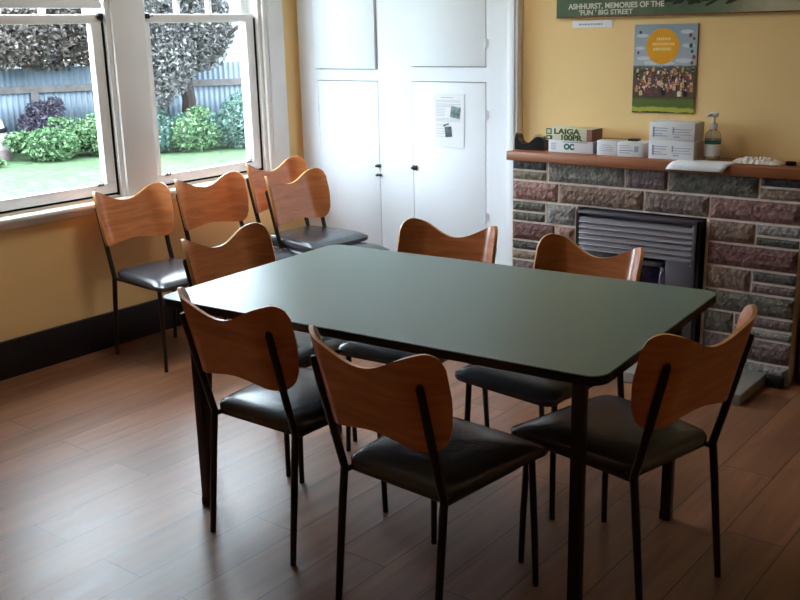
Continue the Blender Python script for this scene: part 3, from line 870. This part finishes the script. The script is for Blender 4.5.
def poster():
    root = tag(empty('poster', (-1.893, 4.394, 1.131), 0), 'colourful poster with an orange sun above a crowd, hung over the mantel', 'poster')
    W, Hh = .150, .395
    sky, nt, b = new_mat('poster_print')
    L = nt.links.new; N = nt.nodes.new
    tc = N('ShaderNodeTexCoord'); sep = N('ShaderNodeSeparateXYZ'); L(tc.outputs['Object'], sep.inputs[0])
    r = N('ShaderNodeValToRGB'); r.color_ramp.interpolation = 'LINEAR'
    mr = N('ShaderNodeMapRange'); mr.inputs['From Max'].default_value = Hh; L(sep.outputs['Z'], mr.inputs['Value'])
    n = N('ShaderNodeTexNoise'); n.inputs['Scale'].default_value = 22; n.inputs['Detail'].default_value = 4; L(tc.outputs['Object'], n.inputs['Vector'])
    ma = N('ShaderNodeMath'); ma.operation = 'MULTIPLY_ADD'; L(n.outputs['Fac'], ma.inputs[0]); ma.inputs[1].default_value = .05; L(mr.outputs[0], ma.inputs[2])
    cols = [(0, (58, 74, 40)), (.035, (58, 74, 40)), (.045, (176, 176, 74)), (.085, (170, 172, 74)), (.10, (84, 104, 50)), (.17, (92, 112, 56)), (.20, (86, 70, 60)), (.46, (96, 78, 70)), (.49, (64, 76, 62)), (.55, (84, 100, 92)), (.57, (176, 186, 194)), (1.05, (150, 166, 180))]
    els = r.color_ramp.elements
    els[0].position = 0; els[0].color = srgb(*cols[0][1]); els[1].position = 1; els[1].color = srgb(*cols[-1][1])
    for p, c in cols[1:-1]:
        e = els.new(p); e.color = srgb(*c)
    L(ma.outputs[0], r.inputs['Fac']); L(r.outputs['Color'], b.inputs['Base Color']); b.inputs['Roughness'].default_value = .35
    bm = bmesh.new(); add_box(bm, -W, W, -.0015, .0015, 0, Hh)
    obj('sheet', bm, sky, root)
    rnd = random.Random(21)
    # clouds
    bm = bmesh.new()
    def ell(cx, cz, rx, rz, y, n=14):
        pts = [(cx + rx * math.cos(2 * PI * k / n), cz + rz * math.sin(2 * PI * k / n)) for k in range(n)]
        add_poly_prism(bm, pts, 'y', y, -.0014)
    for cx, cz, rx, rz in ((-.11, .345, .03, .008), (-.12, .29, .024, .008), (-.10, .245, .035, .009), (-.06, .225, .04, .010), (.10, .36, .03, .009), (.09, .235, .04, .010), (.11, .30, .03, .009), (.02, .222, .03, .008)):
        ell(cx, cz, rx, rz, -.0018)
    obj('printed_clouds', bm, mat('cloud_print', srgb(206, 212, 220), .4, .3), root)
    bm = bmesh.new(); ell(-.012, .298, .079, .079, -.0021, 40)
    sun = obj('printed_sun', bm, mat('orange_print', srgb(236, 168, 44), .4, .3, noise=.12, nscale=12), root)
    bm = bmesh.new()
    for z, xs in ((.330, (-.035, .03)), (.308, (-.055, .04)), (.286, (-.05, .035))):
        x = xs[0]
        while x < xs[1]:
            w = rnd.uniform(.004, .009); add_box(bm, x - .005, x + w - .005, -.0026, -.0021, z - .006, z + .006); x += w + .003
    obj('faint_lettering', bm, mat('cream_print', srgb(244, 214, 150), .4, .3), sun)
    # crowd: small coloured figures, heads and bodies
    pal = [(150, 66, 60), (196, 120, 60), (230, 220, 206), (90, 66, 70), (60, 92, 110), (200, 150, 60), (128, 72, 96), (214, 176, 150), (70, 86, 52), (48, 40, 44)]
    pm = [mat('figure_print_%s' % 'abcdefghij'[i], srgb(*c), .45, .3) for i, c in enumerate(pal)]
    bm = bmesh.new()
    for i in range(150):
        cx = rnd.uniform(-.135, .14); t = rnd.random(); cz = .075 + .115 * t; h = .030 - .012 * t
        y = -.0019 - (1 - t) * .0008
        n = 8; mi = rnd.randrange(len(pal))
        add_poly_prism(bm, [(cx - h * .26, cz), (cx + h * .26, cz), (cx + h * .3, cz + h * .6), (cx + h * .12, cz + h * .8), (cx - h * .12, cz + h * .8), (cx - h * .3, cz + h * .6)], 'y', y, -.0014, mi)
        pts = [(cx + h * .15 * math.cos(2 * PI * k / n), cz + h * .95 + h * .16 * math.sin(2 * PI * k / n)) for k in range(n)]
        add_poly_prism(bm, pts, 'y', y, -.0014, 7 if rnd.random() < .6 else 3)
    for cx, cz, mi, s in ((.118, .345, 0, .008), (.135, .33, 4, .006), (.122, .30, 8, .009), (.128, .275, 4, .007), (.138, .25, 0, .008), (.13, .225, 6, .007), (-.12, .36, 4, .007), (-.128, .27, 6, .006)):
        n = 8
        add_poly_prism(bm, [(cx + s * math.cos(2 * PI * k / n), cz + s * 1.2 * math.sin(2 * PI * k / n)) for k in range(n)], 'y', -.0022, -.0014, mi)
    obj('printed_crowd', bm, pm, root)
poster()

# ------------------------------------------------------------------ chairs
def smooth01(t): return t * t * (3 - 2 * t)
def back_top(t):
    a = abs(t)
    peak = .748 + .067 * smooth01(min(1, a / .98)) ** 1.05
    if a > .85:
        q = (a - .85) / .15
        peak -= .046 * (1 - math.sqrt(max(0, 1 - q * q)))
    return peak
def back_bot(t):
    a = abs(t)
    z = .566 - .018 * (smooth01(min(1, a / .80)))
    if a > .83:
        q = (a - .83) / .17
        z += .055 * (1 - math.sqrt(max(0, 1 - q * q)))
    return z
def back_w(z):
    if z > .70: return .213
    return .213 - .014 * smooth01(min(1, (.70 - z) / .17))
def post_y(z):
    return -.184 - .268 * (z - .397)
def back_y(x, z):
    w = max(0.0, abs(x) - .12)
    return post_y(z) - .012 + 8.6 * w * w
def make_backrest(parent):
    bm = bmesh.new()
    NX, NZ, TH = 44, 16, .011
    F, B = [], []
    for j in range(NZ + 1):
        v = j / NZ
        rf, rb = [], []
        for i in range(NX + 1):
            t = math.sin((i / NX - .5) * PI) * .5 + (i / NX - .5)   # finer steps at the rounded ends
            zt, zb = back_top(t), back_bot(t)
            z = zb + (zt - zb) * v
            x = t * back_w(z)
            y = back_y(x, z)
            n = Vector((-17.2 * math.copysign(max(0, abs(x) - .12), x), 1, 0)).normalized()
            rf.append(bm.verts.new(Vector((x, y, z)) + n * TH / 2))
            rb.append(bm.verts.new(Vector((x, y, z)) - n * TH / 2))
        F.append(rf); B.append(rb)
    for j in range(NZ):
        for i in range(NX):
            bm.faces.new((F[j][i], F[j][i + 1], F[j + 1][i + 1], F[j + 1][i]))
            bm.faces.new((B[j][i + 1], B[j][i], B[j + 1][i], B[j + 1][i + 1]))
    def edge(a, b):
        for q in range(len(a) - 1):
            bm.faces.new((a[q], b[q], b[q + 1], a[q + 1])).material_index = 1
    edge(F[0], B[0]); edge(B[-1], F[-1])
    edge([r[0] for r in B], [r[0] for r in F]); edge([r[-1] for r in F], [r[-1] for r in B])
    return obj('backrest', bm, [M['ply'], M['plyedge']], parent, smooth=True)

def make_seat(parent):
    bm = bmesh.new()
    NX, NY = 24, 24
    hw = lambda v: .170 + .044 * v                 # half width from rear to front
    y0, y1 = -.184, .246
    def outline(s, v):
        return None
    top, bot = [], []
    zt, zb = .452, .410
    # superellipse-like rounded trapezoid, built from rings
    NR, NA = 9, 64
    rings = []
    def P(a, k):
        c, s = math.cos(a), math.sin(a)
        e = .17
        u = math.copysign(abs(c) ** e, c); w = math.copysign(abs(s) ** e, s)
        v = (w + 1) / 2
        return (u * hw(v) * k, (y0 + y1) / 2 + w * (y1 - y0) / 2 * k)
    prof = [(0.0, .449), (.35, .448), (.6, .446), (.8, .443), (.91, .439), (.97, .432), (1.0, .422), (1.0, .410), (.985, .402), (.96, .400), (.5, .400), (0, .400)]
    for k, z in prof:
        if k == 0.0:
            rings.append([bm.verts.new((0, (y0 + y1) / 2, z))]); continue
        ring = []
        for i in range(NA):
            x, y = P(2 * PI * i / NA, k)
            fr = max(0, min(1, (y - .11) / .136)) ** 2       # the front edge rolls over
            ring.append(bm.verts.new((x, y, z - (.022 if z > .43 else .008) * fr)))
        rings.append(ring)
    for a, b in zip(rings, rings[1:]):
        if len(a) == 1:
            for i in range(NA): bm.faces.new((a[0], b[i], b[(i + 1) % NA]))
        elif len(b) == 1:
            for i in range(NA): bm.faces.new((a[(i + 1) % NA], a[i], b[0]))
        else:
            for i in range(NA): bm.faces.new((a[i], b[i], b[(i + 1) % NA], a[(i + 1) % NA]))
    return obj('seat', bm, M['vinyl'], parent, smooth=True)

def make_chair():
    root = empty('cafe_chair')
    make_seat(root)
    make_backrest(root)
    R = .0115
    for s in (-1, 1):
        bm = bmesh.new()                          # rear leg: foot to the bend at the seat
        add_tube(bm, [(s * .176, -.226, 0), (s * .175, -.214, .12), (s * .174, -.196, .30), (s * .173, -.186, .385), (s * .173, -.184, .400)], [.0095, .0105, R, R, R], 12)
        obj('leg', bm, M['tube'], root, smooth=True)
        bm = bmesh.new()                          # back post continues the same tube upwards
        pts = [(s * .173, -.184, .400), (s * .1735, -.187, .412), (s * .174, post_y(.5), .50), (s * .176, post_y(.62), .62), (s * .178, post_y(.728), .728)]
        pts = [(x, y + 0.0, z) for x, y, z in pts]
        add_tube(bm, pts, [R, R, R, R, .0108], 12)
        add_tube(bm, [(s * .178, post_y(.728), .726), (s * .178, post_y(.736), .736)], [.0108, .006], 12)
        obj('back_post', bm, M['tube'], root, smooth=True)
        bm = bmesh.new()
        add_tube(bm, [(s * .188, .199, 0), (s * .184, .197, .15), (s * .178, .186, .392)], [.0090, .0100, .0105], 12)
        obj('leg', bm, M['tube'], root, smooth=True)
    bm = bmesh.new()
    zf = .392
    for s in (-1, 1):
        add_tube(bm, [(s * .168, -.180, zf), (s * .168, -.10, zf), (s * .176, .10, zf), (s * .174, .186, zf)], .0085, 10)
    add_tube(bm, [(-.178, .186, zf), (.178, .186, zf)], .0095, 10)
    add_tube(bm, [(-.160, -.160, zf), (.160, -.160, zf)], .0085, 10)
    obj('seat_frame', bm, M['tube'], root, smooth=True)
    return root

def copy_thing(o):
    c = o.copy(); COL.objects.link(c)
    for ch in [x for x in bpy.data.objects if x.parent == o]:
        d = ch.copy(); COL.objects.link(d); d.parent = c
        for g in [x for x in bpy.data.objects if x.parent == ch]:
            e = g.copy(); COL.objects.link(e); e.parent = d
    return c

GA, GB = 'plywood-backed chairs around the green table', 'plywood-backed chairs along the window wall'
CH = [
 (-2.074, 2.098, 0, 0.0, 'plywood-backed chair at the table, turned away, nearest the left corner', GA),
 (-1.460, 2.008, 0, -4.1, 'nearest plywood-backed chair, turned away at the middle of the near side of the table', GA),
 (-1.122, 2.418, 0, 76.8, 'plywood-backed chair at the right-hand end of the green table, seen from behind', GA),
 (-2.540, 2.492, 0, -89.0, 'plywood-backed chair at the window end of the table, its lower back hidden by the tabletop', GA),
 (-2.134, 2.812, 0, 184.5, 'plywood-backed chair on the far side of the table in front of the white cupboard', GA),
 (-1.575, 2.790, 0, 172.3, 'plywood-backed chair on the far side of the table in front of the heater', GA),
 (-3.790, 2.995, 0, -93.5, 'plywood-backed chair against the wall under the window post, first of the row', GB),
 (-3.755, 3.455, 0, -97.0, 'second plywood-backed chair in the row under the right-hand window', GB),
 (-3.600, 3.82, .051, -92.0, 'rear chair of the stacked pair in the corner, its back behind the other', GB),
 (-3.430, 3.79, 0, -92.0, 'front chair of the stacked pair in the corner by the white cupboard', GB),
]
proto = make_chair()
for i, (x, y, z, a, lab, g) in enumerate(CH):
    c = proto if i == 0 else copy_thing(proto)
    c.location = (x, y, z); c.rotation_euler = (0, 0, math.radians(a))
    tag(c, lab, 'chair', g)

# ------------------------------------------------------------------ table
TB = (-1.742, 2.389, math.radians(3.7))
tb = tag(empty('meeting_table', (TB[0], TB[1], 0), TB[2]), 'rectangular table with a grey-green laminate top and black legs', 'table')
def rounded_rect(hx, hy, r, n=8):
    pts = []
    for cx, cy, a0 in ((hx - r, hy - r, 0), (-hx + r, hy - r, 90), (-hx + r, -hy + r, 180), (hx - r, -hy + r, 270)):
        for k in range(n + 1):
            a = math.radians(a0 + 90 * k / n)
            pts.append((cx + r * math.cos(a), cy + r * math.sin(a)))
    return pts
HX, HY = .742, .452
bm = bmesh.new(); add_poly_prism(bm, rounded_rect(HX - .002, HY - .002, .048), 'z', .7375, .740)
obj('tabletop', bm, M['tile'], tb, smooth=True)
bm = bmesh.new(); add_poly_prism(bm, rounded_rect(HX, HY, .050), 'z', .716, .7376)
obj('edge_band', bm, M['black'], tb, smooth=True)
bm = bmesh.new()
fx, fy = .685, .350
for sy in (-1, 1):
    add_box(bm, -fx + .01, .65, sy * .335 - .012, sy * .335 + .012, .688, .7155)
add_box(bm, -fx - .012, -fx + .012, -.335, .335, .688, .7155)
add_box(bm, .632, .656, -.335, .335, .688, .7155)
obj('apron', bm, M['tmetal'], tb)
for sx in (-1, 1):
    for sy in (-1, 1):
        bm = bmesh.new()
        lx = -.688 if sx < 0 else .644
        add_box(bm, lx - .0165, lx + .0165, sy * fy - .0165, sy * fy + .0165, .012, .716, 0, .004)
        lg = obj('leg', bm, M['tmetal'], tb, smooth=True)
        bm = bmesh.new()
        add_box(bm, lx - .0185, lx + .0185, sy * fy - .0185, sy * fy + .0185, 0, .03, 0, .005)
        obj('foot_cap', bm, M['blackplastic'], lg, smooth=True)

# ------------------------------------------------------------------ outside
ZG = -.6
bm = bmesh.new(); add_box(bm, -60, XW - .17, -40, 70, ZG - .2, ZG)
g = obj('lawn', bm, M['grass']); tag(g, kind='structure')
# corrugated fence
FA, FB = Vector((-18.9, 8.6, 0)), Vector((-13.8, 16.6, 0))
fd = (FB - FA).normalized(); flen = (FB - FA).length
fn = Vector((fd.y, -fd.x, 0))                    # towards the house
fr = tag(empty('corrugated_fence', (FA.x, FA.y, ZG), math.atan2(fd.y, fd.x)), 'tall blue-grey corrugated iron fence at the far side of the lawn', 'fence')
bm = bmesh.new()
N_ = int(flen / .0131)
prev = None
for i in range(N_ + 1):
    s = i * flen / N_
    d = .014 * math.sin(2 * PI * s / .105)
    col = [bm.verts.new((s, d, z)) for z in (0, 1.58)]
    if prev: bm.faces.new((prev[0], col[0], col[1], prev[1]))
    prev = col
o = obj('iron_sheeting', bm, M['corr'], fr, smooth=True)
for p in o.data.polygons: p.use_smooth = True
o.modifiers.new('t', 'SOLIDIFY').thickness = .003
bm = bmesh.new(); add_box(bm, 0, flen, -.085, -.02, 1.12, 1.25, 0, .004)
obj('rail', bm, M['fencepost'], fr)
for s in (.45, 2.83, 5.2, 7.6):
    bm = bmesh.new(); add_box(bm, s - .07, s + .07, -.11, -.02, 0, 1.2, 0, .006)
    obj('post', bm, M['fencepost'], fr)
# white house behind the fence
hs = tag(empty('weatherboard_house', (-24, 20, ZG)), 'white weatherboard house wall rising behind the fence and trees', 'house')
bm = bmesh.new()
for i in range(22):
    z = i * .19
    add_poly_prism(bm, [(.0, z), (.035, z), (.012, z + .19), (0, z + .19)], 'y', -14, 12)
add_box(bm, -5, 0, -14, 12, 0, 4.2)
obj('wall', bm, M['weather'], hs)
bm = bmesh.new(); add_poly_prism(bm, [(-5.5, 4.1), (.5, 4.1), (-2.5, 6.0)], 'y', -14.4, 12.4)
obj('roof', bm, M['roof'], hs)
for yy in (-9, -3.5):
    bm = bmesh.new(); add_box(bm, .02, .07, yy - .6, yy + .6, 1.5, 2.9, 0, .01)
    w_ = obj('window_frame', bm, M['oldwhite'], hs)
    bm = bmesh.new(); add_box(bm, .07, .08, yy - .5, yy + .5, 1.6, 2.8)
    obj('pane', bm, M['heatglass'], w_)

def leaves(bm, blobs, count, size, seed):
    rnd = random.Random(seed)
    tot = sum(b[3] * b[4] * b[5] for b in blobs)
    for (cx, cy, cz, rx, ry, rz) in blobs:
        n = int(count * rx * ry * rz / tot)
        for _ in range(n):
            while True:
                p = Vector((rnd.uniform(-1, 1), rnd.uniform(-1, 1), rnd.uniform(-1, 1)))
                l = p.length
                if .25 < l < 1: break
            p = p * (l ** -.35) if l > .5 else p
            q = Vector((cx + p.x * rx, cy + p.y * ry, cz + p.z * rz))
            s = size * rnd.uniform(.6, 1.4)
            a = Vector((rnd.gauss(0, 1), rnd.gauss(0, 1), rnd.gauss(0, .7))).normalized()
            b = a.cross(Vector((rnd.gauss(0, 1), rnd.gauss(0, 1), rnd.gauss(0, 1)))).normalized()
            c = a.cross(b)
            v = [bm.verts.new(q + a * s), bm.verts.new(q + b * s * .5 + c * s * .12), bm.verts.new(q - a * s), bm.verts.new(q - b * s * .5 + c * s * .12)]
            bm.faces.new((v[0], v[1], v[2])); bm.faces.new((v[0], v[2], v[3]))

def plant(name, label, cat, base, blobs, count, size, m, trunk, seed, group=None, trunk_name='trunk'):
    root = tag(empty(name, base), label, cat, group)
    bm = bmesh.new(); leaves(bm, blobs, count, size, seed)
    obj('foliage', bm, m, root, recalc=False)
    bm = bmesh.new()
    for pts, r in trunk: add_tube(bm, pts, r, 8)
    obj(trunk_name, bm, M['bark'], root, smooth=True)
    return root
def P2(s, off, z=0):                             # point on the fence line, off metres towards the house
    p = FA + fd * s + fn * off
    return (p.x, p.y, ZG + z)
TR = [([(0, 0, 0), (.05, .1, .9), (-.05, .05, 1.7), (.1, 0, 2.6)], [.16, .13, .11, .06]), ([(-.03, .06, 1.3), (.5, .4, 1.9), (1.0, .7, 2.3)], [.08, .06, .03]), ([(0, .06, 1.4), (-.5, -.5, 2.0), (-.9, -1.0, 2.3)], [.08, .06, .03])]
plant('copper_leaved_tree', 'copper-brown tree overhanging the fence behind the left window', 'tree', P2(2.9, -.75),
      [(.7, 0, 2.35, 1.1, 1.9, .85), (.8, -1.3, 2.3, 1.0, 1.1, .75), (.7, 1.0, 2.3, .9, 1.1, .75), (.7, .1, 3.4, 1.2, 1.9, .9)], 34000, .048, M['leaf_copper'], TR, 1)
plant('grey_leaved_tree', 'grey-purple tree with drooping branches seen through the right-hand window', 'tree', P2(5.5, .9),
      [(0, 0, 2.35, 1.0, 1.0, .95), (.2, -.55, 1.7, .7, .5, .75), (0, .45, 2.15, .8, .62, .55), (.1, -.7, 1.2, .4, .35, .45), (0, 0, 3.4, 1.1, 1.2, .8), (.1, .2, 1.75, .6, .7, .35)], 26000, .045, M['leaf_grey'], TR, 2)
# shrubs at the foot of the fence
SH = [(1.75, 1.9, .6, .3, .12, 'leaf_green', 'leafy green shrub at the lawn edge beside the white covered mound'),
      (2.95, .55, .45, .5, .60, 'leaf_plum', 'dark plum-coloured shrub against the fence in the left window'),
      (3.0, 1.6, .6, .55, .40, 'leaf_green', 'green shrub at the lawn edge in front of the plum-coloured shrub'),
      (4.0, 1.2, .6, .7, .55, 'leaf_green', 'bushy green shrub at the right edge of the left window view'),
      (4.75, 1.4, .55, .6, .50, 'leaf_bluegreen', 'blue-green shrub hidden partly by the post between the windows'),
      (5.6, 1.5, .5, .6, .48, 'leaf_green', 'green shrub at the left edge of the right-hand window view'),
      (6.5, 1.3, .6, .7, .55, 'leaf_bluegreen', 'large blue-green shrub in the middle of the right-hand window view'),
      (7.5, 1.1, .6, .7, .52, 'leaf_bluegreen', 'blue-green shrub at the right edge of the right-hand window view'),
      (.8, 1.5, .6, .5, .42, 'leaf_green', 'green shrub left of the window view at the foot of the fence'),]
for i, (s, off, rx, ry, rz, m, lab) in enumerate(SH):
    plant('garden_shrub', lab, 'shrub', P2(s, off), [(0, 0, rz * .7, rx * .9, ry * .9, rz * .75)] + [(rx * random.uniform(-.9, .9), ry * random.uniform(-1, 1), rz * random.uniform(.6, 1.45), rx * random.uniform(.25, .5), ry * random.uniform(.25, .5), rz * random.uniform(.25, .55)) for _ in range(7)],
          4200, .042, M[m], [([(0, 0, 0), (.03, .02, rz * .8)], [.03, .015]), ([(0, 0, 0), (.12, .1, rz * .7)], [.02, .01])], 20 + i, 'shrubs along the fence', 'stems')
# white covered mound by the fence
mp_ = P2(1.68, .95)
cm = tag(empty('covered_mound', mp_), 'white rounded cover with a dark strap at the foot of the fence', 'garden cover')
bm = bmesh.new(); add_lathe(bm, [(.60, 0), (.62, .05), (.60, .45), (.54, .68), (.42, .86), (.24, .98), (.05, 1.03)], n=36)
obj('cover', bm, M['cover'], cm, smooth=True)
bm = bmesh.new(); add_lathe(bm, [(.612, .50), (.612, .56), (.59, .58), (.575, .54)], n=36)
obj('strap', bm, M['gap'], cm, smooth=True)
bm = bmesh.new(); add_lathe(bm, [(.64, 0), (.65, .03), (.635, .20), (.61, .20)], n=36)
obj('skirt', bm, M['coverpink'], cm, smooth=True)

# ------------------------------------------------------------------ light
w = bpy.data.worlds.new('overcast_sky'); SC.world = w; w.use_nodes = True
nt = w.node_tree; bg = nt.nodes['Background']
tc = nt.nodes.new('ShaderNodeTexCoord'); sp = nt.nodes.new('ShaderNodeSeparateXYZ'); r = nt.nodes.new('ShaderNodeValToRGB')
nt.links.new(tc.outputs['Generated'], sp.inputs[0]); nt.links.new(sp.outputs['Z'], r.inputs['Fac'])
r.color_ramp.elements[0].color = (.72, .85, 1.0, 1); r.color_ramp.elements[1].color = (.86, .95, 1.06, 1)
nt.links.new(r.outputs['Color'], bg.inputs['Color']); bg.inputs['Strength'].default_value = 7.4

# added fill light on the ceiling, unseen above the frame
cl = tag(empty('ceiling_fill_light', (-2.75, 3.1, ZC)), 'added square fill light on the ceiling above the window end of the table', 'fill light')
bm = bmesh.new(); add_box(bm, -.33, .33, -.33, .33, -.045, 0, 0, .006)
obj('fill_housing', bm, M['whitewin'], cl, smooth=True)
em, ent, eb = new_mat('fill_light_diffuser'); eb.inputs['Emission Color'].default_value = (1, .97, .94, 1); eb.inputs['Emission Strength'].default_value = 4.6
bm = bmesh.new(); add_box(bm, -.30, .30, -.30, .30, -.052, -.0455)
obj('fill_diffuser', bm, em, cl)

# ------------------------------------------------------------------ camera
cam = bpy.data.cameras.new('camera'); co = bpy.data.objects.new('camera', cam); COL.objects.link(co)
cam.sensor_width = 36; cam.sensor_fit = 'HORIZONTAL'; cam.lens = 992.71 / 800 * 36
cam.clip_start = .05; cam.clip_end = 200
yaw, pit, roll = -.66588973, .26612841, -.02362096
cy, sy = math.cos(yaw), math.sin(yaw)
fwd = Vector((sy * math.cos(pit), cy * math.cos(pit), -math.sin(pit)))
right = Vector((cy, -sy, 0)); up = right.cross(fwd)
rr = right * math.cos(roll) + up * math.sin(roll); uu = right * -math.sin(roll) + up * math.cos(roll)
co.matrix_world = Matrix(((rr.x, uu.x, -fwd.x, 0), (rr.y, uu.y, -fwd.y, 0), (rr.z, uu.z, -fwd.z, 1.53), (0, 0, 0, 1)))
SC.camera = co
SC.view_settings.view_transform = 'Standard'; SC.view_settings.look = 'None'
SC.view_settings.gamma = 1; SC.view_settings.use_curve_mapping = False
SC.view_settings.exposure = 1.52
SC.cycles.use_denoising = True
SC.cycles.max_bounces = 10; SC.cycles.diffuse_bounces = 6; SC.cycles.transparent_max_bounces = 12
